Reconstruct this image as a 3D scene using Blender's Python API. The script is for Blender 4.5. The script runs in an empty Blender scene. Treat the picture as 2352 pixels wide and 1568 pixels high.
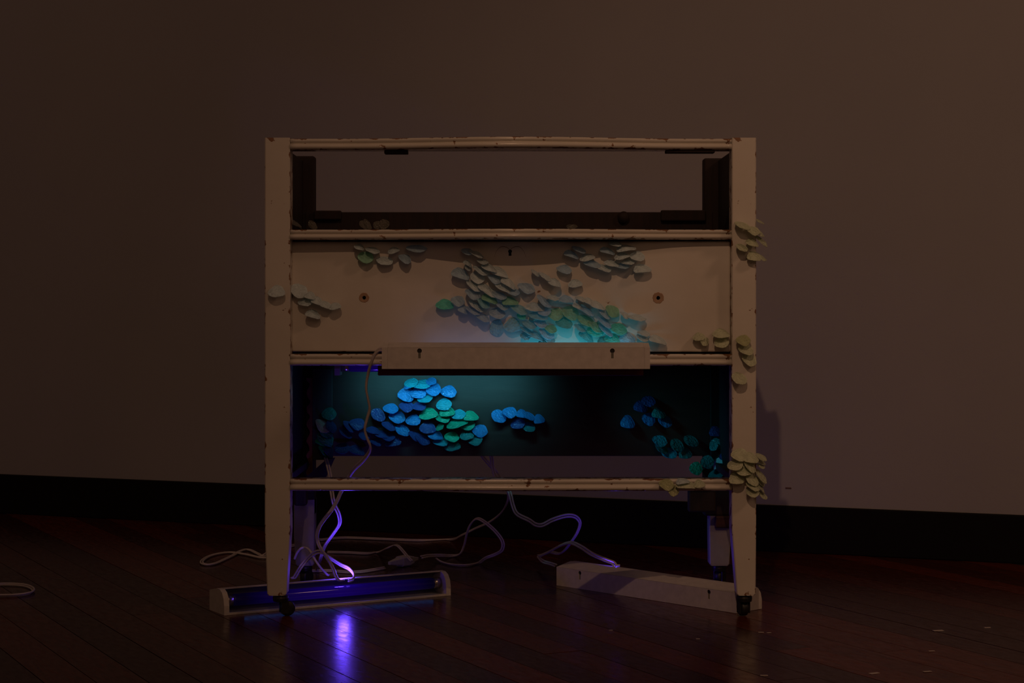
import bpy, bmesh, math, random
from mathutils import Vector, Matrix
random.seed(7)
scene = bpy.context.scene
COL = scene.collection

# ------------------------------------------------------------------ camera
F = 4241.0                       # focal length in photo pixels (2352 wide)
CX, HY = 1176.0, 703.0           # vanishing column and horizon row
CAMZ = 0.665
cam_d = bpy.data.cameras.new('camera')
cam = bpy.data.objects.new('camera', cam_d); COL.objects.link(cam)
cam.location = (0, 0, CAMZ); cam.rotation_euler = (math.pi/2, 0, 0)
cam_d.sensor_width = 36.0; cam_d.lens = F/2352*36.0
cam_d.shift_y = -(784-HY)/2352.0
cam_d.clip_start = 0.05; cam_d.clip_end = 50
scene.camera = cam

# ------------------------------------------------------------------ world, lights, exposure
vs = scene.view_settings
vs.view_transform = 'Standard'; vs.look = 'None'; vs.gamma = 1.0; vs.exposure = 0.0
vs.use_curve_mapping = False
world = bpy.data.worlds.new('dim_gallery'); scene.world = world
world.use_nodes = True
bg = world.node_tree.nodes['Background']
bg.inputs[0].default_value = (1.0, 0.52, 0.34, 1); bg.inputs[1].default_value = 0.040

def aim(o, target):
    d = Vector(target) - o.location
    o.rotation_euler = d.to_track_quat('-Z', 'Y').to_euler()

def spot(name, loc, target, power, color, angle, blend, radius):
    l = bpy.data.lights.new(name, 'SPOT'); l.energy = power; l.color = color
    l.spot_size = math.radians(angle); l.spot_blend = blend; l.shadow_soft_size = radius
    o = bpy.data.objects.new(name, l); COL.objects.link(o); o.location = loc; aim(o, target)
    return o
WARM = (1.0, 0.56, 0.33)
# ceiling track lamp in front of the chest, and a wash lamp high up at the right-hand side
spot('track_spot', (-0.20, 0.22, 3.39), (0.98, 4.2, 0.75), 88, WARM, 50, 1.0, 0.025)
spot('fill_spot', (0.9, -1.6, 2.3), (0.5, 4.0, 0.75), 22, (1.0, 0.54, 0.31), 42, 1.0, 0.7)  # added soft fill from behind the camera to lift the shadows
spot('wash_spot', (-3.4, 2.4, 3.4), (-1.7, 5.9, 1.3), 25, (1.0, 0.57, 0.36), 75, 1.0, 0.35)  # added wash to brighten the left wall, no lamp known there
spot('wash_spot', (3.6, 1.6, 3.4), (1.6, 5.0, 1.5), 70, (1.0, 0.55, 0.34), 80, 1.0, 0.35)

# ------------------------------------------------------------------ pixel helpers (photo pixel + real depth -> metres)
def P(px, py, Y): return Vector(((px-CX)*Y/F, Y, CAMZ-(py-HY)*Y/F))
def floorP(px, py, z=0.0):
    Y = (CAMZ-z)*F/(py-HY)
    return Vector(((px-CX)*Y/F, Y, z))
YF = 3.944                        # front faces of the chest's front legs
YB = 4.400                        # front face of its back board
def X0(px, Y=YF): return (px-CX)*Y/F
def Z0(py, Y=YF): return CAMZ-(py-HY)*Y/F

# ------------------------------------------------------------------ materials
def nt(name):
    m = bpy.data.materials.new(name); m.use_nodes = True
    t = m.node_tree; return m, t, t.nodes['Principled BSDF']
def N(t, typ, **kw):
    n = t.nodes.new(typ)
    for k, v in kw.items(): setattr(n, k, v)
    return n
def ramp(t, fac, stops):
    r = N(t, 'ShaderNodeValToRGB'); e = r.color_ramp.elements
    e[0].position, e[0].color = stops[0][0], (*stops[0][1], 1)
    e[1].position, e[1].color = stops[-1][0], (*stops[-1][1], 1)
    for p, c in stops[1:-1]:
        x = e.new(p); x.color = (*c, 1)
    t.links.new(fac, r.inputs[0]); return r.outputs[0]
def coords(t, scale=(1,1,1), kind='Object'):
    c = N(t, 'ShaderNodeTexCoord'); mp = N(t, 'ShaderNodeMapping'); mp.inputs['Scale'].default_value = scale
    t.links.new(c.outputs[kind], mp.inputs[0]); return mp.outputs[0]
def noise(t, vec, scale, detail=3, rough=0.55):
    n = N(t, 'ShaderNodeTexNoise'); n.inputs['Scale'].default_value = scale
    n.inputs['Detail'].default_value = detail; n.inputs['Roughness'].default_value = rough
    t.links.new(vec, n.inputs['Vector']); return n.outputs['Fac']
def math_(t, op, a, b):
    n = N(t, 'ShaderNodeMath', operation=op)
    for i, v in enumerate((a, b)):
        if isinstance(v, (int, float)): n.inputs[i].default_value = v
        else: t.links.new(v, n.inputs[i])
    return n.outputs[0]
def bump(t, b, h, strength, dist):
    n = N(t, 'ShaderNodeBump'); n.inputs['Strength'].default_value = strength; n.inputs['Distance'].default_value = dist
    t.links.new(h, n.inputs['Height']); t.links.new(n.outputs[0], b.inputs['Normal'])
def simple(name, col, rough=0.5, metal=0.0, spec=0.5):
    m, t, b = nt(name)
    v = coords(t); f = noise(t, v, 60, 3)
    c = ramp(t, f, [(0.3, tuple(x*0.9 for x in col)), (0.7, tuple(min(1, x*1.06) for x in col))])
    t.links.new(c, b.inputs['Base Color'])
    b.inputs['Roughness'].default_value = rough; b.inputs['Metallic'].default_value = metal
    b.inputs['Specular IOR Level'].default_value = spec
    return m

def cream_paint(name, edge_axes, chip=0.5, rough=0.32, chip_scale=26):
    """old cream paint, chipped to brown wood mostly along the edges named by edge_axes (generated 0..1 coords)"""
    m, t, b = nt(name)
    v = coords(t)
    g = N(t, 'ShaderNodeTexCoord'); s = N(t, 'ShaderNodeSeparateXYZ'); t.links.new(g.outputs['Generated'], s.inputs[0])
    edge = None
    for ax, width in edge_axes:
        d = math_(t, 'ABSOLUTE', math_(t, 'SUBTRACT', s.outputs[ax], 0.5), 0)
        e = math_(t, 'MULTIPLY', math_(t, 'MAXIMUM', math_(t, 'SUBTRACT', d, 0.5-width), 0.0), 1.0/width)
        edge = e if edge is None else math_(t, 'MAXIMUM', edge, e)
    n1 = noise(t, v, chip_scale, 3, 0.5); n2 = noise(t, v, 110, 2, 0.5)
    mix = math_(t, 'ADD', math_(t, 'MULTIPLY', n1, 0.8), math_(t, 'MULTIPLY', n2, 0.2))
    if edge is not None: mix = math_(t, 'ADD', mix, math_(t, 'MULTIPLY', edge, 0.13))
    chipmask = ramp(t, mix, [(chip, (0,0,0)), (chip+0.02, (1,1,1))])
    tone = noise(t, v, 5, 4)
    paint = ramp(t, tone, [(0.3, (0.62, 0.58, 0.50)), (0.7, (0.72, 0.68, 0.60))])
    wood = ramp(t, n2, [(0.3, (0.16, 0.075, 0.035)), (0.7, (0.30, 0.15, 0.07))])
    mx = N(t, 'ShaderNodeMix', data_type='RGBA')
    t.links.new(chipmask, mx.inputs[0]); t.links.new(paint, mx.inputs[6]); t.links.new(wood, mx.inputs[7])
    t.links.new(mx.outputs[2], b.inputs['Base Color'])
    b.inputs['Roughness'].default_value = rough
    hh = math_(t, 'SUBTRACT', math_(t, 'MULTIPLY', noise(t, v, 45, 3), 0.5), chipmask)
    bump(t, b, hh, 0.35, 0.002)
    return m

def dark_wood(name, c0, c1, scale, rough=0.5):
    m, t, b = nt(name)
    v = coords(t, scale); f = noise(t, v, 9, 5, 0.6)
    t.links.new(ramp(t, f, [(0.3, c0), (0.7, c1)]), b.inputs['Base Color'])
    b.inputs['Roughness'].default_value = rough
    bump(t, b, f, 0.3, 0.002)
    return m

M = {}
M['leg'] = cream_paint('chipped_cream_leg', [('X', 0.10), ('Z', 0.012)], 0.655, 0.4, 42)
M['rail'] = cream_paint('chipped_cream_rail', [('Z', 0.16)], 0.628, 0.2, 40)
M['drawer'] = cream_paint('cream_drawer_front', [('X', 0.004), ('Z', 0.012)], 0.70, 0.38)
M['rearleg'] = simple('darkened_white_rear_leg', (0.27, 0.25, 0.25), 0.55)
M['wood'] = dark_wood('dark_stained_wood', (0.008, 0.003, 0.002), (0.022, 0.007, 0.004), (8, 8, 1), 0.75)
M['redwood'] = dark_wood('red_brown_wood', (0.10, 0.012, 0.006), (0.22, 0.026, 0.012), (1, 8, 8), 0.6)
M['rawedge'] = dark_wood('raw_splintered_wood', (0.10, 0.025, 0.01), (0.24, 0.06, 0.02), (6, 6, 3), 0.8)
M['rawdark'] = dark_wood('dark_red_wood', (0.02, 0.004, 0.003), (0.06, 0.010, 0.006), (1, 8, 8), 0.7)
M['board'] = dark_wood('back_board_wood', (0.026, 0.013, 0.009), (0.042, 0.021, 0.0155), (1, 6, 5), 0.6)
M['stile'] = dark_wood('grey_green_stile', (0.03, 0.03, 0.029), (0.055, 0.055, 0.052), (6, 6, 1), 0.6)
M['black'] = simple('black_rubber', (0.012, 0.011, 0.010), 0.5)
M['iron'] = simple('dark_iron', (0.05, 0.045, 0.04), 0.42, 0.8)
M['fixture'] = simple('off_white_enamel', (0.60, 0.56, 0.52), 0.36)
M['reflector'] = simple('grey_reflector', (0.26, 0.26, 0.28), 0.3)
M['capmetal'] = simple('tube_end_metal', (0.55, 0.50, 0.42), 0.25, 0.9)
M['cord'] = simple('white_flex_cord', (0.66, 0.60, 0.58), 0.42)
M['slot'] = simple('grey_slot_fill', (0.16, 0.15, 0.12), 0.6)
M['plug'] = simple('white_rubber_plug', (0.55, 0.54, 0.55), 0.45)
M['fleck'] = simple('pale_paint_fleck', (0.55, 0.5, 0.46), 0.6)
M['worn'] = simple('worn_wood_ring', (0.40, 0.25, 0.15), 0.6)
M['stain'] = simple('brown_mark', (0.12, 0.06, 0.035), 0.6)

def wall_mat():
    m, t, b = nt('grey_gallery_wall')
    v = coords(t); f = noise(t, v, 1.3, 5, 0.6); g = noise(t, v, 220, 2)
    t.links.new(ramp(t, f, [(0.3, (0.33, 0.325, 0.34)), (0.7, (0.365, 0.355, 0.365))]), b.inputs['Base Color'])
    b.inputs['Roughness'].default_value = 0.85; bump(t, b, g, 0.15, 0.001)
    return m
M['wall'] = wall_mat()
M['baseboard'] = simple('black_baseboard', (0.006, 0.005, 0.005), 0.7, 0, 0.15)

def plank_mat():
    m, t, b = nt('varnished_red_brown_plank')
    v = coords(t, (2.0, 26.0, 1.0)); f = noise(t, v, 6, 6, 0.62)
    info = N(t, 'ShaderNodeObjectInfo')
    tone = math_(t, 'ADD', math_(t, 'MULTIPLY', f, 0.75), math_(t, 'MULTIPLY', info.outputs['Random'], 0.35))
    c = ramp(t, tone, [(0.25, (0.018, 0.004, 0.002)), (0.55, (0.060, 0.010, 0.003)), (0.85, (0.17, 0.026, 0.006))])
    # scattered pale scuffs
    sc = noise(t, coords(t, (9, 30, 1)), 6, 4, 0.7)
    mask = ramp(t, sc, [(0.70, (0,0,0)), (0.76, (1,1,1))])
    mx = N(t, 'ShaderNodeMix', data_type='RGBA')
    t.links.new(math_(t, 'MULTIPLY', mask, 0.3), mx.inputs[0]); t.links.new(c, mx.inputs[6]); mx.inputs[7].default_value = (0.17, 0.11, 0.08, 1)
    t.links.new(mx.outputs[2], b.inputs['Base Color'])
    w = noise(t, coords(t, (3, 8, 1)), 9, 3)
    t.links.new(ramp(t, w, [(0.3, (0.17,)*3), (0.7, (0.30,)*3)]), b.inputs['Roughness'])
    b.inputs['Specular IOR Level'].default_value = 0.28
    bump(t, b, math_(t, 'ADD', f, math_(t, 'MULTIPLY', w, 2.0)), 0.12, 0.001)
    return m
M['plank'] = plank_mat()

def petal_mat(name, col, thin=0.28):
    m, t, b = nt(name)
    v = coords(t, (1, 1, 1)); f = noise(t, v, 2.5, 3)
    c = ramp(t, f, [(0.25, tuple(x*0.8 for x in col)), (0.75, tuple(min(1, x*1.1) for x in col))])
    t.links.new(c, b.inputs['Base Color']); b.inputs['Roughness'].default_value = 0.22
    b.inputs['Specular IOR Level'].default_value = 0.45
    tr = N(t, 'ShaderNodeBsdfTranslucent'); t.links.new(c, tr.inputs[0])
    mix = N(t, 'ShaderNodeMixShader'); mix.inputs[0].default_value = thin
    t.links.new(b.outputs[0], mix.inputs[1]); t.links.new(tr.outputs[0], mix.inputs[2])
    t.links.new(mix.outputs[0], t.nodes['Material Output'].inputs[0])
    bump(t, b, noise(t, v, 6, 2), 0.4, 0.02)
    return m
PM = {k: petal_mat('petal_'+n, c, 0.5 if k in 'pleCv' else 0.28) for k, n, c in (
    ('w', 'milky', (0.76, 0.90, 0.94)), ('v', 'blue_white', (0.66, 0.84, 1.0)), ('p', 'pale_cyan', (0.50, 0.84, 0.90)),
    ('l', 'pale_green', (0.50, 0.86, 0.66)), ('e', 'mint', (0.24, 0.95, 0.80)), ('C', 'bright_cyan', (0.22, 0.78, 0.82)),
    ('y', 'yellow_white', (0.72, 0.78, 0.55)), ('Y', 'olive', (0.56, 0.60, 0.32)),
    ('b', 'blue', (0.04, 0.32, 0.78)), ('n', 'navy', (0.06, 0.10, 0.36)), ('c', 'cyan', (0.03, 0.50, 0.66)),
    ('g', 'green', (0.02, 0.52, 0.32)), ('G', 'bright_green', (0.03, 0.74, 0.46)), ('k', 'dark_grey', (0.17, 0.16, 0.13)), ('t', 'teal', (0.04, 0.33, 0.34)))}  # k: darker grey, used for petals in the top compartment

def tube_mat(name, col, strength, center, falloff):
    """blacklight tube: dim violet glass, glow fading towards its blackened ends (generated x)"""
    m, t, b = nt(name)
    g = N(t, 'ShaderNodeTexCoord'); s = N(t, 'ShaderNodeSeparateXYZ'); t.links.new(g.outputs['Generated'], s.inputs[0])
    d = math_(t, 'ABSOLUTE', math_(t, 'SUBTRACT', s.outputs['X'], center), 0)
    k = math_(t, 'MAXIMUM', math_(t, 'SUBTRACT', 1.0, math_(t, 'MULTIPLY', d, 1.0/falloff)), 0.06)
    b.inputs['Base Color'].default_value = (0.01, 0.005, 0.04, 1); b.inputs['Roughness'].default_value = 0.08
    b.inputs['Emission Color'].default_value = (*col, 1)
    t.links.new(math_(t, 'MULTIPLY', k, strength), b.inputs['Emission Strength'])
    return m

# ------------------------------------------------------------------ mesh helpers
def obj(name, bm, mat, parent=None, loc=None, smooth=False):
    me = bpy.data.meshes.new(name); bm.normal_update(); bm.to_mesh(me); bm.free()
    if mat: me.materials.append(mat)
    if smooth:
        for p in me.polygons: p.use_smooth = True
    o = bpy.data.objects.new(name, me); COL.objects.link(o)
    if parent: o.parent = parent
    if loc is not None: o.location = loc
    return o
def tag(o, label=None, cat=None, group=None, kind=None):
    if label: o['label'] = label
    if cat: o['category'] = cat
    if group: o['group'] = group
    if kind: o['kind'] = kind
    return o
def empty(name, label, cat, loc=(0,0,0), rz=0.0, group=None):
    o = bpy.data.objects.new(name, None); COL.objects.link(o); o.empty_display_size = 0.05
    o.location = loc; o.rotation_euler = (0, 0, rz); return tag(o, label, cat, group)
def box_bm(x0, x1, y0, y1, z0, z1, bevel=0.0, seg=2):
    bm = bmesh.new()
    bmesh.ops.create_cube(bm, size=1.0)
    for v in bm.verts:
        v.co = Vector((x0+(v.co.x+0.5)*(x1-x0), y0+(v.co.y+0.5)*(y1-y0), z0+(v.co.z+0.5)*(z1-z0)))
    if bevel: bmesh.ops.bevel(bm, geom=bm.edges[:], offset=bevel, segments=seg, affect='EDGES', profile=0.5)
    return bm
def part(name, mat, parent, x0, x1, y0, y1, z0, z1, bevel=0.0015):
    """box part with its own origin at its centre (coordinates in the parent's frame)"""
    c = Vector(((x0+x1)/2, (y0+y1)/2, (z0+z1)/2))
    h = ((x1-x0)/2, (y1-y0)/2, (z1-z0)/2)
    return obj(name, box_bm(-h[0], h[0], -h[1], h[1], -h[2], h[2], bevel), mat, parent, c)
def prism_bm(poly, axis, a0, a1):
    """extrude a 2-D polygon along an axis: 'x' -> poly in (y,z), 'y' -> (x,z), 'z' -> (x,y)"""
    bm = bmesh.new()
    def mk(p, a):
        return {'x': (a, p[0], p[1]), 'y': (p[0], a, p[1]), 'z': (p[0], p[1], a)}[axis]
    A = [bm.verts.new(mk(p, a0)) for p in poly]; B = [bm.verts.new(mk(p, a1)) for p in poly]
    n = len(poly)
    bm.faces.new(A); bm.faces.new(B[::-1])
    for i in range(n): bm.faces.new((A[i], B[i], B[(i+1) % n], A[(i+1) % n]))
    bmesh.ops.recalc_face_normals(bm, faces=bm.faces[:])
    return bm
def lathe_bm(profile, seg=24, axis='z'):
    bm = bmesh.new(); rings = []
    for r, h in profile:
        rings.append([bm.verts.new({'z': (r*math.cos(a), r*math.sin(a), h), 'x': (h, r*math.cos(a), r*math.sin(a))}[axis])
                      for a in (2*math.pi*i/seg for i in range(seg))])
    for A, B in zip(rings, rings[1:]):
        for i in range(seg): bm.faces.new((A[i], A[(i+1) % seg], B[(i+1) % seg], B[i]))
    bm.faces.new(rings[0][::-1]); bm.faces.new(rings[-1])
    bmesh.ops.recalc_face_normals(bm, faces=bm.faces[:])
    return bm
def cut(o, cutters):
    """boolean difference with a list of bmeshes given in o's own local frame"""
    tmp = []
    for bm in cutters:
        c = obj('cutter', bm, None); c.matrix_world = Matrix.Translation(o.location); tmp.append(c)
        md = o.modifiers.new('cut', 'BOOLEAN'); md.object = c; md.operation = 'DIFFERENCE'; md.solver = 'EXACT'
    keep = o.parent; o.parent = None
    bpy.context.view_layer.update()
    me = bpy.data.meshes.new_from_object(o.evaluated_get(bpy.context.evaluated_depsgraph_get()))
    o.modifiers.clear(); old = o.data; me.name = old.name; o.data = me; bpy.data.meshes.remove(old)
    for c in tmp:
        d = c.data; bpy.data.objects.remove(c); bpy.data.meshes.remove(d)
    o.parent = keep
def disc_poly(cx, cy, r, n=16): return [(cx+r*math.cos(2*math.pi*i/n), cy+r*math.sin(2*math.pi*i/n)) for i in range(n)]

# ------------------------------------------------------------------ the setting
WX0, WY0, WX1, WY1 = -1.65, 5.95, 1.325, 4.78            # wall line in plan, from the skirting's slope
wdir = Vector((WX1-WX0, WY1-WY0)).normalized(); wnor = Vector((wdir.y, -wdir.x))   # towards the camera
if wnor.y > 0: wnor = -wnor
wmid = Vector(((WX0+WX1)/2, (WY0+WY1)/2)); wang = math.atan2(wdir.y, wdir.x)
wall = obj('wall_back', box_bm(-4.5, 4.5, 0, 0.15, -0.03, 3.8), M['wall'], None, (wmid.x, wmid.y, 0))
wall.rotation_euler.z = wang
tag(wall, 'plain grey gallery wall lit by warm spotlights', None, None, 'structure')
bb = obj('baseboard_back', box_bm(-4.5, 4.5, -0.018, 0.0, 0.0, 0.125, 0.003), M['baseboard'], None, (wmid.x, wmid.y, 0))
bb.rotation_euler.z = wang
tag(bb, 'black painted skirting board along the grey wall', None, None, 'structure')
mk = obj('wall_scuff', box_bm(-0.008, 0.008, -0.0012, 0.0, -0.002, 0.002, 0.0005), M['stain'], wall, (0.98, 0, 0.172))

fl = obj('floor', box_bm(-5.5, 5.5, -0.6, 7.6, -0.05, -0.013), M['plank'])
tag(fl, 'dark varnished red brown plank floor', None, None, 'structure')
pang = math.radians(-63.0); pd = Vector((math.cos(pang), math.sin(pang))); pn = Vector((-pd.y, pd.x))
def clip_poly(poly, p0, n):
    out = []
    for i in range(len(poly)):
        a, b = poly[i], poly[(i+1) % len(poly)]
        da, db = (a-p0).dot(n), (b-p0).dot(n)
        if da >= 0: out.append(a)
        if (da >= 0) != (db >= 0): out.append(a+(b-a)*(da/(da-db)))
    return out
PW = 0.083
def lay_planks():
    rng = random.Random(3)
    wl = wmid + wnor*0.001
    c0 = Vector((0.0, 4.2))
    for row in range(-34, 35):
        s = -3.6 - rng.random()*1.6
        while s < 3.6:
            ln = rng.uniform(1.3, 2.6); a, b = s+0.0008, s+ln-0.0008; s += ln
            q = [c0+pd*u+pn*w for u, w in ((a, row*PW+0.0009), (b, row*PW+0.0009), (b, (row+1)*PW-0.0009), (a, (row+1)*PW-0.0009))]
            for p0, n in ((wl, wnor), (Vector((-2.5, 0)), Vector((1, 0))), (Vector((2.5, 0)), Vector((-1, 0))), (Vector((0, 2.6)), Vector((0, 1)))):
                if q: q = clip_poly(q, p0, n)
            if len(q) < 3: continue
            area = abs(sum(q[i].x*q[(i+1) % len(q)].y-q[(i+1) % len(q)].x*q[i].y for i in range(len(q))))/2
            if area < 0.004: continue
            m = sum(q, Vector((0, 0)))/len(q)
            loc = [((p-m).dot(pd), (p-m).dot(pn)) for p in q]
            dz = rng.uniform(-0.0006, 0.0)
            o = obj('plank', prism_bm(loc, 'z', -0.0125, 0.0+dz), M['plank'], fl, (m.x, m.y, 0)); o.rotation_euler.z = pang
lay_planks()

# ------------------------------------------------------------------ petals
def petal_mesh(k):
    rng = random.Random(40+k); bm = bmesh.new(); n = 16
    out = []
    ph = rng.uniform(0, 6.28); sk = rng.uniform(-0.10, 0.10); sq = rng.uniform(2.1, 2.7)
    for i in range(n):
        a = 2*math.pi*i/n
        c, s = math.cos(a), math.sin(a)
        r = 1.0/((abs(c)**sq+abs(s)**sq)**(1/sq))
        r *= 1+0.045*math.sin(3*a+ph)+0.03*math.sin(5*a+2*ph)+rng.uniform(-0.025, 0.025)
        x, y = 0.5*r*c, 0.5+0.5*r*s
        x *= 0.62+0.38*min(1.0, max(0.0, y/0.55))          # narrower at the root
        out.append((x+sk*(y-0.5), y))
    curl = rng.uniform(0.05, 0.16); tw = rng.uniform(-0.14, 0.14); lift = rng.uniform(-0.20, -0.05)
    def z(x, y): return -curl*x*x*2 + tw*x*y + lift*(y*y) + 0.03*math.sin(5*x+ph+3*y)
    th = 0.042
    lay = {}
    for side in (0.5, -0.5):
        ctr = bm.verts.new((0, 0.5, z(0, 0.5)+side*th))
        mid = [bm.verts.new((p[0]*0.6, 0.5+(p[1]-0.5)*0.6, z(p[0]*0.6, 0.5+(p[1]-0.5)*0.6)+side*th)) for p in out]
        rim = [bm.verts.new((p[0], p[1], z(*p)+side*th*0.55)) for p in out]
        for i in range(n):
            j = (i+1) % n
            bm.faces.new((ctr, mid[i], mid[j])); bm.faces.new((mid[i], rim[i], rim[j], mid[j]))
        lay[side] = rim
    A, B = lay[0.5], lay[-0.5]
    for i in range(n):
        j = (i+1) % n; bm.faces.new((A[i], B[i], B[j], A[j]))
    bmesh.ops.recalc_face_normals(bm, faces=bm.faces[:])
    for R_ in (A, B):
        for i in range(n):
            e = bm.edges.get((R_[i], R_[(i+1) % n])); e.smooth = False
    me = bpy.data.meshes.new('petal'); bm.to_mesh(me); bm.free()
    for p in me.polygons: p.use_smooth = True
    me.materials.append(PM['w'])
    return me
PETALS = [petal_mesh(k) for k in range(7)]
prng = random.Random(11)
def petal(parent, root, u, o, w, L, key):
    u = -u
    nrm = u.cross(o).normalized(); u = o.cross(nrm).normalized()
    ob = bpy.data.objects.new('petal', prng.choice(PETALS)); COL.objects.link(ob)
    mat = Matrix((u, o.normalized(), nrm)).transposed().to_4x4()
    th = 0.5*(w+L)
    if prng.random() < 0.5: w_ = -w
    else: w_ = w
    ob.matrix_world = Matrix.Translation(root) @ mat @ Matrix.Diagonal((w, L, th, 1))
    mw = ob.matrix_world.copy()
    ob.parent = parent
    ob.matrix_parent_inverse = Matrix.Identity(4)
    ob.matrix_basis = parent_world(parent).inverted() @ mw
    ob.material_slots[0].link = 'OBJECT'; ob.material_slots[0].material = PM[key]
    return ob
def parent_world(o):
    m = o.matrix_basis.copy()
    while o.parent is not None:
        o = o.parent; m = o.matrix_basis @ m
    return m
def petals(parent, data, Yfun, L=0.034, swap=None, outn=Vector((0, -1, 0))):
    """data: (px, py, width px, apparent height px, roll, colour); glued by the root edge, drooping outwards"""
    for x, y, w, h, r, k in data:
        Y = Yfun(x, y); s = Y/F
        a = math.radians(r)
        u = Vector((math.cos(a), 0, -math.sin(a))); v = Vector((-math.sin(a), 0, -math.cos(a)))
        Lp = max(L*prng.uniform(0.88, 1.08), h*s*1.04)
        sd = min(0.97, h*s/Lp)
        o = outn*math.sqrt(1-sd*sd) + v*sd
        root = P(x, y, Y) - v*(h*s*0.5) - outn*0.0015*0
        # shared look: width from photo
        petal(parent, root, u, o, w*s, Lp, (swap or {}).get(k, k))

# ------------------------------------------------------------------ the chest of drawers
chest = empty('chest_of_drawers', 'old cream painted open chest frame with chipped paint on black casters', 'chest')
XL0, XL1, XR0, XR1 = X0(608), X0(666), X0(1681), X0(1737)
ZT, ZLB = Z0(316), Z0(1368)

def leg_part(name, x0, x1, inner_right, y0, y1, ztop, zbot, ztaper, tin, tout, mat):
    """square post, tapering below ztaper on its inner (and slightly on its outer) side"""
    lv = [(ztop, 0, 0), (ztaper, 0, 0), (zbot+0.004, tin, tout), (zbot, tin+0.003, tout+0.003)]
    bm = bmesh.new(); rings = []
    cx, cy = (x0+x1)/2, (y0+y1)/2; cz = zbot
    lv2 = []
    steps = 10
    for a, b in zip(lv, lv[1:]):
        k = steps if a[0]-b[0] > 0.1 else 1
        for i in range(k): lv2.append(tuple(a[j]+(b[j]-a[j])*i/k for j in range(3)))
    lv2.append(lv[-1])
    for z, ti, to in lv2:
        xa, xb = (x0+to, x1-ti) if inner_right else (x0+ti, x1-to)
        ya, yb = y0+ti*0.15, y1-ti*0.5
        c = 0.0022
        pts = [(xa+c, ya), (xb-c, ya), (xb, ya+c), (xb, yb-c), (xb-c, yb), (xa+c, yb), (xa, yb-c), (xa, ya+c)]
        rings.append([bm.verts.new((p[0]-cx, p[1]-cy, z-cz)) for p in pts])
    for A, B in zip(rings, rings[1:]):
        for i in range(8): bm.faces.new((A[i], A[(i+1) % 8], B[(i+1) % 8], B[i]))
    bm.faces.new(rings[0]); bm.faces.new(rings[-1][::-1])
    bmesh.ops.recalc_face_normals(bm, faces=bm.faces[:])
    return obj(name, bm, mat, chest, (cx, cy, cz))
def caster(leg, x, y, zt, dx, swivel=0.5):
    o = Vector(leg.location)
    L = lambda p: Vector(p)-o
    obj('caster_socket', lathe_bm([(0.0165, -0.004), (0.0175, 0.003), (0.0165, 0.0075), (0.012, 0.009)], 20), M['iron'], leg, L((x, y, zt-0.0105)))
    f = bmesh.new()
    for s in (-1, 1):
        b2 = box_bm(-0.008+dx*0.5, 0.008+dx*0.5, s*0.011-0.0012, s*0.011+0.0012, -0.026, 0.0)
        me = bpy.data.meshes.new('t'); b2.to_mesh(me); b2.free(); f.from_mesh(me); bpy.data.meshes.remove(me)
    b2 = box_bm(-0.009, 0.009, -0.0125, 0.0125, -0.001, 0.002); me = bpy.data.meshes.new('t'); b2.to_mesh(me); b2.free(); f.from_mesh(me); bpy.data.meshes.remove(me)
    fork = obj('caster_fork', f, M['iron'], leg, L((x, y, zt-0.014))); fork.rotation_euler.z = swivel
    wz = 0.0165
    bm = lathe_bm([(0.004, -0.0085), (0.0135, -0.0085), (0.0163, -0.006), (0.0165, 0.0), (0.0163, 0.006), (0.0135, 0.0085), (0.004, 0.0085)], 24, 'x')
    c = L((x+dx*math.cos(swivel), y+dx*math.sin(swivel), wz))
    wh = obj('caster_wheel', bm, M['black'], leg, c, True); wh.rotation_euler.z = swivel+math.pi/2

ZTAP = Z0(1215)
legL = leg_part('front_leg', XL0, XL1, True, YF, YF+0.05, ZT, ZLB, ZTAP, 0.008, 0.005, M['leg'])
legR = leg_part('front_leg', XR0, XR1, False, YF, YF+0.05, ZT, ZLB, ZTAP, 0.011, 0.001, M['leg'])
caster(legL, X0(642), YF+0.022, ZLB, 0.014, 0.35)
caster(legR, X0(1712), YF+0.022, ZLB, 0.006, 1.9)
# rear legs: dark wood posts above, white legs below with their shade put into the colour
YR0, YR1 = 4.405, 4.450
rxl0, rxl1 = X0(675, 4.405), X0(722, 4.405); rxr0, rxr1 = X0(1629, 4.405), X0(1679, 4.405)
rx2 = X0(1617, 4.405)
postL = part('rear_post', M['wood'], chest, rxl0, rxl1, YR0, YR1, 0.165, Z0(358, 4.405), 0.004)
postR = part('rear_post', M['wood'], chest, rx2, rxr1, YR0, YR1, 0.165, Z0(363, 4.405), 0.004)
for x0, x1, zt, ir in ((rxl0, rxl1, 0.2035, True), (rxr0, rxr1, 0.165, False)):
    lg = leg_part('rear_leg', x0, x1, ir, YR0-0.002, YR1+0.002, 0.2035 if ir else 0.165, 0.046, 0.12, 0.001, 0.004, M['rearleg'])
    caster(lg, (x0+x1)/2, 4.428, 0.046, 0.006, 0.9)
part('broken_block', M['rawdark'], chest, rxr0+0.012, rxr1, 4.392, 4.4025, Z0(1212, 4.4), Z0(1184, 4.4), 0.004)

# side panels between the posts
for x0, x1 in ((XL0+0.016, XL0+0.030), (XR1-0.030, XR1-0.016)):
    part('side_panel', M['wood'], chest, x0, x1, YF+0.0505, YR0-0.001, Z0(1128), ZT-0.012, 0.002)
for x0, x1 in ((XL0+0.0305, XL0+0.0445), (XR1-0.0445, XR1-0.0305)):
    for z in (0.300, 0.553, 0.826):
        part('drawer_runner', M['wood'], chest, x0, x1, YF+0.052, YR0-0.003, z-0.018, z-0.002, 0.001)

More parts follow.
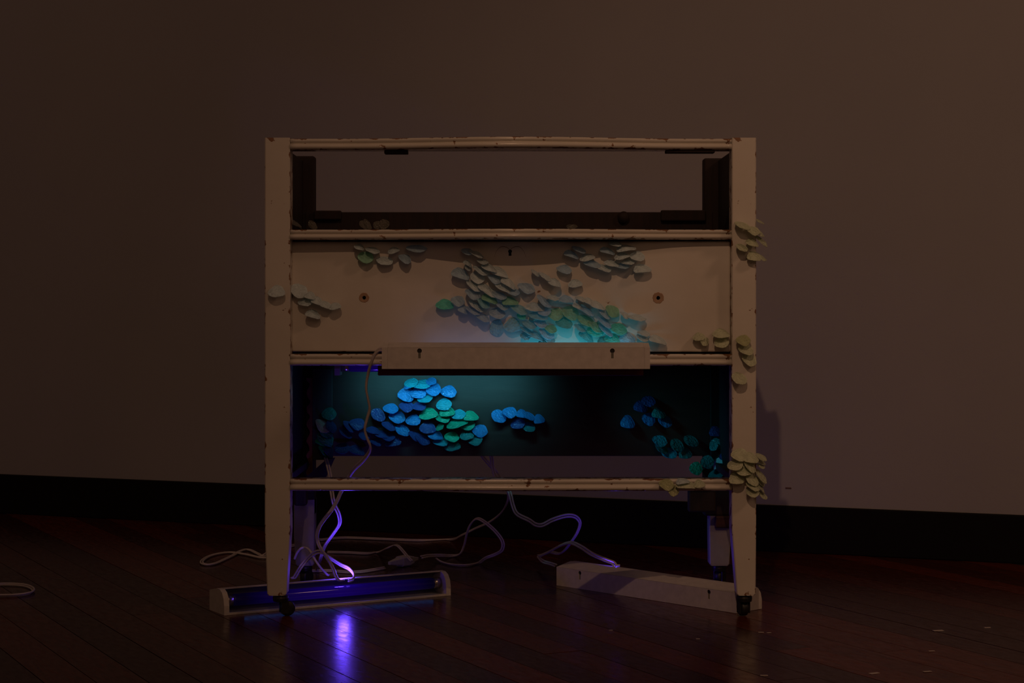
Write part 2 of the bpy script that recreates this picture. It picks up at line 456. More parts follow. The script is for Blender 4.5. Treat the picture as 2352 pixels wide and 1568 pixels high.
# bowed double-bead front rails
def rail_bump(X):
    px = X*F/YF+CX
    t = (px-1190)/410.0
    return 0.0 if abs(t) >= 1 else 0.05*0.5*(1+math.cos(math.pi*t))
def make_rail(py0, py1, bow=1.0):
    zt, zb = Z0(py0), Z0(py1); h = zt-zb; zc = (zt+zb)/2
    # section: (outward, height 0..1): two beads, the lower one fatter and prouder
    sec = [(-0.046, 0.0), (-0.004, 0.0), (0.001, 0.04), (0.0045, 0.14), (0.006, 0.27), (0.0052, 0.40), (0.0025, 0.50), (-0.0015, 0.53), (-0.0022, 0.57),
           (-0.0012, 0.61), (0.0008, 0.66), (0.0024, 0.76), (0.0026, 0.87), (0.0008, 0.97), (-0.002, 1.0), (-0.046, 1.0)]
    bm = bmesh.new(); rows = []
    xa, xb = XL1+0.0004, XR0-0.0004; xc = (xa+xb)/2; n = 72
    for i in range(n+1):
        x = xa+(xb-xa)*i/n; yb = YF+0.003-rail_bump(x)*bow
        rows.append([bm.verts.new((x-xc, (yb-o if o > -0.04 else YF+0.046)-YF, (f-0.5)*h)) for o, f in sec])
    k = len(sec)
    for A, B in zip(rows, rows[1:]):
        for j in range(k): bm.faces.new((A[j], A[(j+1) % k], B[(j+1) % k], B[j]))
    bm.faces.new(rows[0]); bm.faces.new(rows[-1][::-1])
    bmesh.ops.recalc_face_normals(bm, faces=bm.faces[:])
    o = obj('front_rail', bm, M['rail'], chest, (xc, YF, zc))
    for p in o.data.polygons: p.use_smooth = len(p.vertices) == 4
    return o
rails = [make_rail(318, 343.5), make_rail(527, 550), make_rail(813, 840), make_rail(1100, 1127.5, 0.15)]
for r in rails[1:3]: pass
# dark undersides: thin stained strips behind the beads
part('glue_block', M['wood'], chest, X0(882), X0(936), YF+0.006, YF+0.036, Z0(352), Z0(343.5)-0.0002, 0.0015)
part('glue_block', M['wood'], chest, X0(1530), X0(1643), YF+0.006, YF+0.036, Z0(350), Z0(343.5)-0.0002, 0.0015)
# dust frames under the two drawer levels, back board, stiles, battens
for z0, z1 in ((Z0(545), Z0(533)), (0.5565, 0.5655)):
    part('dust_frame', M['wood'], chest, XL1-0.004, XR0+0.004, YF+0.0505, YB-0.008, z0, z1, 0.001)
back = part('back_board', M['board'], chest, rxl1+0.0005-0.02, rx2+0.02, YB, YB+0.0045, Z0(1047, YB), Z0(560, YB), 0.001)
part('back_board_top', M['wood'], chest, rxl1+0.0005-0.02, rx2+0.02, YB, YB+0.0045, Z0(559.5, YB), Z0(487, YB), 0.001)  # upper part of the back board, split off in darker wood
bx0, bx1 = X0(722, YB), X0(785, YB)
part('back_batten', M['wood'], chest, bx0, bx1, YB-0.014, YB-0.0003, Z0(505, YB), Z0(484, YB), 0.003)
part('back_batten', M['wood'], chest, X0(1517, YB), X0(1620, YB), YB-0.014, YB-0.0003, Z0(508, YB), Z0(483, YB), 0.003)
obj('batten_bump', lathe_bm([(0.001, -0.006), (0.014, -0.004), (0.014, 0.004), (0.001, 0.006)], 20), M['wood'], chest, (X0(1432, YB), YB-0.006, Z0(499, YB)), True).rotation_euler.x = math.pi/2
stL = part('back_stile', M['stile'], chest, X0(716, 4.385), X0(764, 4.385), 4.385, YB-0.0005, Z0(1056, 4.385), Z0(846, 4.385), 0.002)
stR = part('back_stile', M['wood'], chest, X0(1632, 4.385), X0(1690, 4.385), 4.385, YB-0.0005, Z0(1100, 4.385), Z0(846, 4.385), 0.002)
# splintered raw edge of the left post
def splinter():
    rng = random.Random(5); z0, z1 = Z0(1094, 4.37), Z0(868, 4.37); n = 34; x1 = X0(717, 4.37); pts = []
    for i in range(n+1):
        z = z0+(z1-z0)*i/n
        pts.append((x1-0.010-0.0045*math.sin(i*1.15)-rng.uniform(-0.0015, 0.0015), z))
    poly = [(x1, z0)]+[(x1, z1)]+pts[::-1]
    zc = (z0+z1)/2
    bm = prism_bm([(p[0]-x1, p[1]-zc) for p in poly], 'y', 0.0, 0.012)
    obj('splintered_edge', bm, M['rawedge'], chest, (x1, 4.372, zc))
splinter()
# diagonal corner braces near the bottom of the open bay
def brace(pts, Y, d):
    q = [P(x, y, Y) for x, y in pts]; c = sum(q, Vector())/len(q)
    obj('corner_brace', prism_bm([(p.x-c.x, p.z-c.z) for p in q], 'y', 0.0, d), M['wood'], chest, (c.x, Y, c.z))
brace([(702, 1096), (748, 1096), (768, 1052), (748, 1056)], 4.345, 0.022)
brace([(1612, 1082), (1625, 1100), (1688, 1100), (1688, 1020), (1668, 1034)], 4.345, 0.022)
part('lower_block', M['wood'], chest, X0(1580, 4.37), X0(1642, 4.37), 4.352, 4.384, Z0(1174, 4.37), Z0(1104, 4.37), 0.004)
part('lower_block', M['wood'], chest, X0(676, 4.37), X0(706, 4.37), 4.352, 4.384, Z0(1160, 4.37), Z0(1104, 4.37), 0.006)
# red-brown batten hung under the dust frame in front of the hidden lamp
part('drawer_stop_batten', M['redwood'], chest, X0(868, 3.99), X0(1478, 3.99), 3.984, 3.998, Z0(862, 3.99), 0.5563, 0.002)

# ------------------------------------------------------------------ the remaining drawer
YDL, YDR = 3.986, 3.966
DX0, DX1, DZ0, DZ1 = X0(669, YDL), X0(1678, YDR), Z0(808, 3.975), Z0(554, 3.975)
dyaw = math.atan2(YDR-YDL, DX1-DX0); dcx, dcy = (DX0+DX1)/2, (YDL+YDR)/2
drawer = empty('drawer', 'closed cream drawer front with two empty knob holes and keyhole above the lamp', 'drawer', (dcx, dcy, DZ0), dyaw)
dw, dh = DX1-DX0, DZ1-DZ0
# drawer runs on the runners: the shelf is 1 mm under its sides
dfm = obj('drawer_front', box_bm(-dw/2, dw/2, 0, 0.02, -dh/2, dh/2, 0.004, 3), M['drawer'], drawer, (0, 0, dh/2))
def d_local(px, py): return (X0(px, 3.976)-dcx, Z0(py, 3.976)-DZ0-dh/2)
kh = d_local(1171.5, 577); k2 = d_local(1171.5, 584)
h1, h2 = d_local(835.5, 683.5), d_local(1511.5, 684)
key_poly = [(kh[0]+0.0042*math.cos(a), kh[1]+0.0042*math.sin(a)) for a in [math.radians(d) for d in range(-50, 231, 20)]] + [(kh[0]-0.0032, k2[1]-0.003), (kh[0]+0.0032, k2[1]-0.003)]
cut(dfm, [prism_bm(key_poly, 'y', -0.01, 0.03)] + [prism_bm(disc_poly(h[0], h[1], 0.0042), 'y', -0.01, 0.03) for h in (h1, h2)])
def ring(name, c, r0, r1, mat, wob=0.0, seed=1):
    rng = random.Random(seed); bm = bmesh.new(); n = 28; A = []; B = []; C = []
    for i in range(n):
        a = 2*math.pi*i/n; r = r1*(1+rng.uniform(-wob, wob))
        A.append(bm.verts.new((r0*math.cos(a), 0.0, r0*math.sin(a))))
        B.append(bm.verts.new((r*0.92*math.cos(a), -0.0006, r*0.92*math.sin(a)))); C.append(bm.verts.new((r*math.cos(a), 0.0002, r*math.sin(a))))
    for i in range(n):
        j = (i+1) % n
        bm.faces.new((A[i], A[j], B[j], B[i])); bm.faces.new((B[i], B[j], C[j], C[i]))
    bmesh.ops.recalc_face_normals(bm, faces=bm.faces[:])
    return obj(name, bm, mat, drawer, (c[0], -0.0002, c[1]+dh/2))
ring('worn_knob_ring', h1, 0.0043, 0.0108, M['worn'], 0.05, 2)
ring('worn_knob_ring', h2, 0.0043, 0.0122, M['worn'], 0.07, 3)
# faint raised outline where the lock plate used to be
def plate_line():
    bm = bmesh.new(); L = []
    for i in range(41):
        t = i/40*2-1
        z = 0.0085*abs(math.sin(math.pi*(t*1.0)))**0.6 - 0.014*abs(t)**5
        L.append((kh[0]+t*0.034, kh[1]+0.002+z))
    for i, (a, b) in enumerate(zip(L, L[1:])):
        v = [bm.verts.new(q) for q in ((a[0], -0.0005, a[1]-0.0005), (b[0], -0.0005, b[1]-0.0005), (b[0], -0.0005, b[1]+0.0005), (a[0], -0.0005, a[1]+0.0005))]
        w = [bm.verts.new((q.co.x, 0.0004, q.co.z)) for q in v]
        bm.faces.new(v); 
        for k in range(4): bm.faces.new((v[k], v[(k+1) % 4], w[(k+1) % 4], w[k]))
    bmesh.ops.recalc_face_normals(bm, faces=bm.faces[:])
    obj('lock_plate_outline', bm, M['stain'], drawer, (0, 0, dh/2))
plate_line()
for s in (-1, 1): part('drawer_side', M['wood'], drawer, s*(dw/2-0.020)-0.006, s*(dw/2-0.020)+0.006, 0.0203, 0.36, 0.002, dh-0.03, 0.001)
part('drawer_back', M['wood'], drawer, -dw/2+0.027, dw/2-0.027, 0.348, 0.36, 0.004, dh-0.04, 0.001)
part('drawer_bottom', M['wood'], drawer, -dw/2+0.027, dw/2-0.027, 0.0205, 0.3475, 0.006, 0.012, 0.0005)
def Ydrawer(px, py): return YDL+(YDR-YDL)*(px-669)/(1678-669) - 0.0002

D1 = [  # upper left clump
 (958,567,50,8,8,'v'),(905,573,28,12,-10,'w'),(858,573,36,10,20,'w'),(842,588,38,20,20,'l'),(884,597,40,18,0,'w'),(932,593,34,16,30,'v'),(828,566,24,10,25,'w'),
 # left clump
 (690,665,44,24,35,'w'),(716,676,26,12,20,'w'),(703,692,36,14,5,'w'),(732,688,28,12,25,'w'),(722,718,36,12,20,'w'),(748,697,34,12,15,'w'),(771,701,30,12,-5,'w'),
 # faint ones in the rail's shadow
 (1075,575,30,8,20,'v'),(1095,582,40,7,25,'w'),(1110,598,28,5,20,'w'),
 # main drift
 (1077,603,24,6,35,'w'),(1075,614,18,8,30,'w'),(1060,625,44,18,22,'v'),(1107,618,44,9,22,'w'),(1126,613,40,11,25,'w'),(1098,635,36,26,25,'w'),(1138,638,36,13,25,'v'),
 (1147,622,50,15,25,'w'),(1090,655,42,13,40,'w'),(1117,661,38,13,30,'w'),(1148,675,38,9,25,'v'),(1126,669,44,13,28,'w'),(1159,658,44,13,30,'w'),(1179,668,34,13,15,'v'),
 (1171,647,40,11,35,'w'),(1088,672,40,14,25,'v'),(1127,682,40,14,25,'l'),(1112,693,38,9,38,'p'),(1095,700,44,12,30,'w'),(1172,688,38,14,5,'l'),(1156,699,34,12,15,'v'),
 (1053,688,34,18,15,'v'),(1023,697,42,20,8,'e'),(1067,708,26,13,30,'v'),(1088,711,38,10,32,'v'),(1110,727,40,11,30,'v'),(1143,717,40,22,12,'v'),(1141,751,34,36,5,'p'),(1178,745,40,32,5,'p'),
 (1210,658,44,16,20,'v'),(1230,625,26,7,30,'w'),(1252,633,36,9,28,'w'),(1275,647,34,13,25,'w'),(1296,617,38,17,12,'v'),(1321,649,34,15,-3,'w'),(1252,689,44,7,46,'v'),
 (1270,682,32,8,15,'w'),(1301,685,36,13,10,'v'),(1335,685,30,7,25,'w'),(1193,708,46,15,32,'p'),(1230,703,46,16,10,'w'),(1238,722,50,18,5,'p'),(1250,712,32,12,5,'v'),
 (1197,724,22,14,0,'e'),(1217,741,38,12,15,'p'),(1242,740,32,12,15,'v'),(1276,719,38,24,5,'l'),(1311,717,44,30,25,'l'),(1296,740,42,22,8,'C'),(1210,757,36,7,25,'p'),
 (1207,768,26,14,5,'p'),(1233,768,42,9,25,'p'),(1257,763,42,14,28,'v'),(1263,776,28,9,25,'p'),(1265,752,32,12,15,'l'),(1250,782,26,8,5,'C'),
 (1347,712,46,9,30,'v'),(1372,699,40,11,25,'w'),(1355,690,30,9,30,'w'),(1408,712,38,20,38,'l'),(1390,719,36,14,35,'v'),(1388,738,46,10,38,'v'),(1370,747,44,14,30,'l'),
 (1368,756,42,20,12,'e'),(1391,756,44,10,35,'v'),(1421,753,42,22,20,'e'),(1333,751,32,10,38,'p'),(1350,770,42,16,42,'C'),(1383,780,24,12,0,'C'),(1406,777,38,22,15,'e'),
 (1440,773,38,24,5,'v'),(1436,721,28,7,30,'w'),(1462,727,46,9,12,'w'),(1478,763,32,9,15,'w'),(1476,772,32,9,25,'w'),(1511,776,44,11,18,'w'),(1346,734,46,20,20,'l'),(1330,701,30,8,30,'w'),
 # upper right clump
 (1329,571,36,10,15,'v'),(1313,581,36,10,22,'v'),(1348,589,36,13,-8,'w'),(1395,573,36,9,18,'v'),(1436,566,46,9,-5,'w'),(1427,586,36,12,-8,'w'),(1463,587,38,20,5,'w'),
 (1360,605,44,11,10,'v'),(1383,612,44,12,15,'w'),(1406,603,38,11,15,'w'),(1428,609,36,9,8,'v'),(1441,601,34,8,0,'w'),(1474,613,42,15,0,'w'),(1412,559,34,8,5,'w'),
 # lower right corner
 (1603,772,30,15,-15,'y'),(1618,782,24,18,55,'y'),(1655,763,40,17,5,'y'),(1655,783,36,16,-5,'y')]
petals(drawer, D1, Ydrawer)

# petals on the chest itself
petals(legL, [(638,667,40,24,5,'w')], lambda x, y: YF)
petals(legR, [(1705,778,36,18,0,'Y'),(1712,801,38,20,10,'y'),(1721,824,38,24,32,'y'),(1696,866,38,24,8,'y'),(1703,516,40,14,12,'y'),(1728,527,36,14,15,'y'),
 (1727,556,32,14,22,'y'),(1702,567,30,15,10,'y'),(1731,586,34,18,12,'y'),
 (1697,1040,42,22,0,'y'),(1724,1047,36,18,12,'y'),(1686,1063,38,15,-5,'y'),(1722,1069,36,14,40,'y'),(1708,1076,36,20,5,'y'),(1690,1094,36,20,5,'y'),
 (1726,1098,36,20,28,'y'),(1728,1113,36,11,30,'y'),(1727,1124,32,16,15,'y')], lambda x, y: YF)
def side_petals(parent, data, Xs, sgn):
    for Yr, py, w, L, droop, yaw, k in data:
        root = Vector((Xs, Yr, Z0(py, Yr)))
        d, a = math.radians(droop), math.radians(yaw)
        o = Vector((sgn*math.cos(d)*math.cos(a), -math.cos(d)*math.sin(a), -math.sin(d)))
        u = Vector((0.25*sgn, 0.95, 0.1)).normalized()
        u = (u-o*u.dot(o)).normalized()
        petal(parent, root, u, o, w, L, k)
xs = XR1
side_petals(legR, [(3.955, 503, 0.034, 0.022, 25, 10, 'y'),(3.952, 521, 0.036, 0.028, 40, 25, 'y'),(3.956, 540, 0.036, 0.034, 35, 20, 'y'),(3.955, 578, 0.036, 0.030, 30, 15, 'y'),
 (3.952, 1042, 0.036, 0.026, 20, 20, 'y'),(3.960, 1055, 0.034, 0.024, 12, 5, 'y'),(3.955, 1064, 0.034, 0.022, 15, 10, 'y'),(3.951, 1078, 0.038, 0.036, 42, 20, 'y'),(3.960, 1092, 0.034, 0.030, 40, 5, 'y'),
 (3.952, 1104, 0.036, 0.032, 42, 25, 'y'),(3.958, 1118, 0.038, 0.036, 38, 20, 'y')], xs, 1)
Yrail = lambda x, y: YF
petals(rails[3], [(1530,1108,38,18,10,'Y'),(1546,1122,30,20,22,'Y'),(1575,1107,50,11,5,'y'),(1605,1108,28,13,0,'y'),(1566,1100,32,6,-5,'w')], Yrail, 0.03)
# a few standing just behind the second rail
def standing(parent, data, Y):
    for x, y, w, L, lean, k in data:
        a = math.radians(lean); s = Y/F
        o = Vector((math.sin(a), 0.12, math.cos(a))).normalized(); u = Vector((math.cos(a), 0.1, -math.sin(a)))
        u = (u-o*u.dot(o)).normalized()
        petal(parent, P(x, y, Y), u, o, w*s, L, k)
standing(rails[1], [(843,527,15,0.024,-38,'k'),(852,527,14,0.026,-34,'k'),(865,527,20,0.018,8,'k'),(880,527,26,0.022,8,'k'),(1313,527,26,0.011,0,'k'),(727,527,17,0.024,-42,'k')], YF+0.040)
side = [c for c in chest.children if c.name.startswith('side_panel')]
sp = side[0]
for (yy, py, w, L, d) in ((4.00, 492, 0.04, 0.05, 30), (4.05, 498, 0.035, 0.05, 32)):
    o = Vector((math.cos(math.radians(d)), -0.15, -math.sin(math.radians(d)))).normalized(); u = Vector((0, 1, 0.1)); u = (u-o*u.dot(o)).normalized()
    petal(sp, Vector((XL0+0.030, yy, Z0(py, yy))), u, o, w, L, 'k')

# petals on the back board of the open bay
B1 = [(945,875,34,12,-5,'c'),(970,877,50,10,0,'c'),(990,873,26,14,-20,'b'),(938,884,18,8,0,'b'),(935,903,38,28,30,'b'),(962,899,40,24,-3,'b'),(977,911,38,16,-5,'c'),
 (997,890,36,22,10,'b'),(1031,897,40,24,5,'b'),(1020,926,38,24,-5,'c'),(899,935,38,18,10,'b'),(935,929,36,16,10,'n'),(963,930,36,16,0,'n'),(985,947,44,22,-5,'g'),
 (1027,940,36,20,0,'g'),(1018,957,36,18,8,'g'),(1053,949,36,18,-5,'c'),(1082,951,36,16,5,'g'),(914,954,40,20,20,'b'),(950,962,38,22,-5,'b'),(1050,968,50,14,-12,'g'),
 (1074,971,36,20,0,'g'),(984,978,38,26,10,'n'),(1010,978,22,10,-30,'g'),(926,985,38,20,18,'b'),(957,997,38,10,28,'n'),(973,1005,40,10,28,'n'),(1002,996,36,16,15,'b'),
 (1039,1000,36,18,12,'G'),(1013,1012,38,14,5,'c'),(1040,1020,38,22,-2,'t'),(1073,995,32,20,0,'t'),(1091,1006,36,18,-5,'t'),(1103,986,38,24,12,'b'),(903,1008,38,18,0,'n'),(894,998,32,9,15,'n'),
 (1146,953,38,26,15,'b'),(1171,943,36,18,8,'b'),(1200,946,28,12,15,'b'),(1215,952,32,12,20,'b'),(1238,958,26,15,0,'b'),(1189,970,36,20,-12,'n'),(1214,978,32,18,5,'t'),
 (870,950,38,24,25,'n'),(823,969,38,18,15,'n'),(806,976,38,11,42,'n'),(860,985,36,9,20,'n'),(880,994,36,9,15,'n'),(896,975,38,11,30,'n'),(840,996,28,9,25,'n'),(866,1012,32,9,20,'n'),
 (788,1025,36,16,5,'n'),(822,1030,40,14,22,'n'),(796,992,36,9,25,'n'),
 (1489,917,34,16,15,'n'),(1472,930,34,20,20,'n'),(1513,945,34,18,15,'t'),(1490,960,34,26,25,'b'),(1528,965,36,22,30,'b'),(1442,965,34,24,15,'b'),(1515,1008,38,18,18,'c'),
 (1519,1026,36,16,25,'t'),(1554,1019,36,24,20,'t'),(1586,1009,38,20,15,'t'),(1537,1038,38,20,3,'c'),(1573,1037,32,22,5,'t')]
petals(back, B1, lambda x, y: YB-0.0002, 0.038)
petals(stL, [(757,948,36,26,5,'t'),(745,974,42,14,42,'w'),(752,984,42,18,45,'t'),(764,976,32,14,42,'n'),(752,1004,44,24,42,'t'),(742,1009,28,13,30,'G'),(750,1030,32,10,60,'g'),(760,1033,32,10,58,'n')], lambda x, y: 4.3848, 0.038)
br = [c for c in chest.children if c.name.startswith('corner_brace')]
petals(br[1], [(1623,1057,34,24,-5,'t'),(1598,1073,32,27,10,'g'),(1643,1085,40,13,-10,'t'),(1647,1060,38,9,-50,'w'),(1662,1045,26,14,-15,'n')], lambda x, y: 4.3448, 0.036)
petals(stR, [(1643,987,32,18,5,'n'),(1643,1016,32,20,-10,'t'),(1669,993,26,18,10,'w'),(1672,1030,22,20,-30,'w'),(1636,1024,22,12,-60,'t')], lambda x, y: 4.3848, 0.034)

# ------------------------------------------------------------------ tube lamps
FL, FD, FH = 0.552, 0.088, 0.053
CAPP = [(0, 0), (0, 0.044), (0.045, 0.053), (0.062, 0.0525), (0.075, 0.047), (0.084, 0.036), (0.088, 0.020), (0.088, 0)]
def tube_lamp(label, tmat, inner=False):
    root = empty('tube_lamp', label, 'lamp')
    e = FL/2; c = 0.012
    if not inner:
        # folded sheet housing: back plate, sloping top, front lip of the top, bottom
        bp = part('back_plate', M['fixture'], root, -e+c, e-c, 0.0, 0.002, 0.0, 0.0435, 0.0)
        slot = []
        for s in (-0.1985, 0.1985):
            poly = disc_poly(s, 0.0155, 0.0050, 14); slot.append(prism_bm(poly, 'y', -0.01, 0.01))
            slot.append(prism_bm([(s-0.0026, 0.0125), (s+0.0026, 0.0125), (s+0.0026, 0.0), (s-0.0026, 0.0)], 'y', -0.01, 0.01))
        cut(bp, slot)
        for s in (-0.1985, 0.1985):
            part('slot_backing', M['slot'], root, s-0.004, s+0.004, 0.0026, 0.004, 0.020, 0.0335, 0.0)
            part('slot_backing', M['black'], root, s-0.0065, s+0.0065, 0.0026, 0.004, 0.034, 0.0430, 0.0)
        hs = obj('housing', prism_bm([(0.0005, 0.0442), (0.045, 0.0532), (0.058, 0.0535), (0.058, 0.0515), (0.046, 0.0512), (0.0025, 0.0422)], 'x', -e+c, e-c), M['fixture'], root)
        obj('base_plate', prism_bm([(0.0022, 0.0), (0.088, 0.0), (0.088, 0.005), (0.086, 0.005), (0.086, 0.002), (0.0022, 0.002)], 'x', -e+c, e-c), M['fixture'], root)
        obj('reflector', prism_bm([(0.045, 0.0508), (0.034, 0.048), (0.022, 0.036), (0.020, 0.014), (0.030, 0.006), (0.050, 0.0035), (0.085, 0.0032), (0.085, 0.0022), (0.030, 0.0025), (0.018, 0.013), (0.020, 0.0365), (0.033, 0.0492)], 'x', -e+c+0.0003, e-c-0.0003), M['reflector'], root)
        part('seam_strip', M['fixture'], root, -e+c+0.055, -e+c+0.056, -0.0004, 0.0001, 0.001, 0.043, 0.0)
        part('seam_strip', M['fixture'], root, e-c-0.088, e-c-0.087, -0.0004, 0.0001, 0.001, 0.043, 0.0)
        tc = (0.056, 0.0265)
    else:
        # shallow strip variant for under the shelf, open underneath
        obj('housing', prism_bm([(0.0, FH), (0.07, FH), (0.07, FH-0.010), (0.068, FH-0.010), (0.068, FH-0.002), (0.002, FH-0.002), (0.002, FH-0.010), (0.0, FH-0.010)], 'x', -e+c, e-c), M['fixture'], root)
        tc = (0.035, 0.024)
    for s in (-1, 1):
        a0, a1 = (-e, -e+c-0.0002) if s < 0 else (e-c+0.0002, e)
        prof = CAPP if not inner else [(0.005, 0.004), (0.0, 0.02), (0.0, FH), (0.07, FH), (0.07, 0.02), (0.060, 0.004)]
        bm = prism_bm(prof, 'x', a0, a1)
        obj('end_cap', bm, M['fixture'], root)
        obj('tube_socket', lathe_bm([(0.0125, 0), (0.0125, 0.016), (0.0115, 0.018)], 20, 'x'), M['capmetal'], root, (-e+c+0.0002 if s < 0 else e-c-0.0182, tc[0], tc[1]), True)
    t = obj('tube', lathe_bm([(0.012, -e+c+0.0185), (0.0128, -e+c+0.024), (0.0128, e-c-0.024), (0.012, e-c-0.0185)], 24, 'x'), tmat, root, (0, tc[0], tc[1]), True)
    return root
def lamp_light(name, parent, typ, loc, energy, color, size=(0.1, 0.01), direction=None, radius=0.01, spread=180):
    l = bpy.data.lights.new(name, typ); l.energy = energy; l.color = color
    if typ == 'AREA':
        l.shape = 'RECTANGLE'; l.size, l.size_y = size; l.spread = math.radians(spread)
    else: l.shadow_soft_size = radius
    if typ == 'SPOT': l.spot_size = math.radians(spread); l.spot_blend = 1.0
    o = bpy.data.objects.new(name, l); COL.objects.link(o); o.parent = parent; o.location = loc
    if direction is not None: o.rotation_euler = Vector(direction).to_track_quat('-Z', 'Y').to_euler()
    return o
BLUE = (0.06, 0.0, 1.0)
T_dim = tube_mat('dim_blacklight_tube', BLUE, 0.10, 0.42, 0.60)
T_floor = tube_mat('lit_blacklight_tube', BLUE, 0.075, 0.48, 0.50)

# 1. lamp hung in front of the middle rail, its back to the room, lighting the drawer
lampA = tube_lamp('off white tube lamp fixed across the drawer with two keyhole slots in its back', T_dim)
lampA.location = (X0(1185, 3.80), 3.800, Z0(847, 3.80))
lamp_light('tube_glow', lampA, 'AREA', (0.130, 0.112, 0.041), 0.026, (0.03, 0.72, 1.0), (0.24, 0.008), (0, 1.0, 0.22), spread=140)
lamp_light('tube_glow', lampA, 'AREA', (-0.06, 0.112, 0.041), 0.008, (0.10, 0.40, 1.0), (0.28, 0.008), (0, 1.0, 0.22), spread=140)
for s in (-0.06, 0.06): part('hanging_bracket', M['iron'], lampA, s-0.008, s+0.008, 0.0883, 0.0912, 0.0, 0.020, 0.0)

# 2. lamp under the shelf of the open bay
lampB = tube_lamp('dark lamp strip hidden under the shelf of the open lower bay', T_dim, True)
lampB.location = (X0(770, 4.22)+FL/2, 4.200, 0.5563-FH)
lamp_light('tube_glow', lampB, 'AREA', (-0.03, 0.052, 0.009), 0.175, (0.15, 0.80, 1.0), (0.38, 0.012), (0, 1.0, -0.42), spread=92)
lamp_light('tube_glow', lampB, 'AREA', (0.235, 0.052, 0.009), 0.026, (0.06, 0.78, 1.0), (0.06, 0.012), (0.88, 0.26, -0.44), spread=60)

# 3. lamp on the floor at the left, tube towards the room
lampC = tube_lamp('lit violet tube lamp lying on the floor under tangled cords', T_floor)
fa, fb = Vector((-0.619, 3.972)), Vector((-0.141, 4.247)); dxy = (fa-fb).normalized(); ny = Vector((-dxy.y, dxy.x))
mid = (fa+fb)/2 - ny*FD
lampC.location = (mid.x, mid.y, 0.0); lampC.rotation_euler.z = math.atan2(dxy.y, dxy.x)
lamp_light('tube_glow', lampC, 'AREA', (0.0, 0.0895, 0.010), 0.0016, (0.04, 0.28, 1.0), (0.46, 0.004), (0, 0.7, -0.7))
lamp_light('tube_glow', lampC, 'POINT', (-0.022, 0.052, 0.069), 0.34, (0.12, 0.05, 1.0), radius=0.0115)
lamp_light('tube_glow', lampC, 'SPOT', (-0.022, 0.050, 0.069), 0.50, (0.11, 0.04, 1.0), direction=(0.12, -0.25, 1), radius=0.009, spread=125)

# 4. lamp on the floor at the right, its back to the room
lampD = tube_lamp('off white tube lamp lying on the floor behind the right leg', T_dim)
ga, gb = Vector((0.1008, 4.407)), Vector((0.491, 3.995)); dxy = (gb-ga).normalized()
mid = (ga+gb)/2
lampD.location = (mid.x, mid.y, 0.0); lampD.rotation_euler.z = math.atan2(dxy.y, dxy.x)
lamp_light('tube_glow', lampD, 'POINT', (-0.16, 0.080, 0.0530), 0.27, (0.10, 0.035, 1.0), radius=0.004)

# ------------------------------------------------------------------ cords
def sweep(pts, r, twin=True, res=6):
    P_ = [Vector(p) for p in pts]
    P_ = [P_[0]*2-P_[1]]+P_+[P_[-1]*2-P_[-2]]
    S = []
    for i in range(1, len(P_)-2):
        p0, p1, p2, p3 = P_[i-1:i+3]
        for k in range(res):
            t = k/res
            S.append(0.5*((2*p1)+(p2-p0)*t+(2*p0-5*p1+4*p2-p3)*t*t+(3*p1-p0-3*p2+p3)*t**3))
    S.append(P_[-2])
    bm = bmesh.new(); prev = None
    nr = Vector((0.3, -0.8, 0.5)).normalized(); frames = []
    for i, s in enumerate(S):
        T = (S[min(i+1, len(S)-1)]-S[max(i-1, 0)]).normalized()
        nr = (nr-T*nr.dot(T)).normalized(); frames.append((s, T.cross(nr), nr))
    for off in ((-0.82, 0.82) if twin else (0.0,)):
        rr = r*0.62 if twin else r; rings = []
        for s, B, Nn in frames:
            c = s+B*(off*r)
            c.z = max(c.z, rr+0.0003)
            rings.append([bm.verts.new(c+B*(rr*math.cos(a))+Nn*(rr*math.sin(a))) for a in (2*math.pi*k/8 for k in range(8))])
        for A, C in zip(rings, rings[1:]):
            for k in range(8): bm.faces.new((A[k], A[(k+1) % 8], C[(k+1) % 8], C[k]))
        bm.faces.new(rings[0][::-1]); bm.faces.new(rings[-1])
    bmesh.ops.recalc_face_normals(bm, faces=bm.faces[:])
    return bm
def cord(label, pts, r=0.0036, twin=True):
    """pts: (px, py, Y) in the air or (px, py) lying on the floor"""
    w = [P(*p) if len(p) == 3 else floorP(p[0], p[1], r) for p in pts]
    c = sum(w, Vector())/len(w); c.z = 0 if min(p.z for p in w) < 0.02 else min(p.z for p in w)
    o = obj('power_cord', sweep([p-c for p in w], r, twin), M['cord'], None, c, True)
    return tag(o, label, 'cord')
def sweep_fix(): pass
cord('flat cord hanging from the lamp on the drawer down past the open bay',
     [(893,806,3.835),(874,802,3.842),(862,812,3.85),(853,832,3.86),(845,860,3.88),(841,890,3.89),(845,915,3.90),(849,938,3.91),(843,962,3.92),(838,985,3.93),(843,1005,3.94),
      (850,1022,3.95),(849,1036,3.97),(835,1056,4.01),(815,1075,4.05),(803,1092,4.08),(795,1110,4.09),(783,1130,4.10),(775,1148,4.10),(761,1172,4.10),(745,1192,4.10),(734,1209,4.10),
      (728,1229,4.10),(731,1247,4.10),(739,1263,4.10),(757,1290,4.11),(765,1306,4.115),(770,1320,4.12),(777,1331,4.125),(788,1334,4.135)], 0.0040)
cord('bright violet lit cord dropping from the bay behind the bottom rail to the floor',
     [(748,1052,4.30),(753,1068,4.26),(758,1090,4.22),(760,1112,4.19),(763,1135,4.17),(768,1158,4.17),(778,1180,4.18),(780,1202,4.20),(768,1222,4.22),(755,1240,4.24),(744,1258,4.27),(735,1285,4.32),(728,1308)], 0.0036)
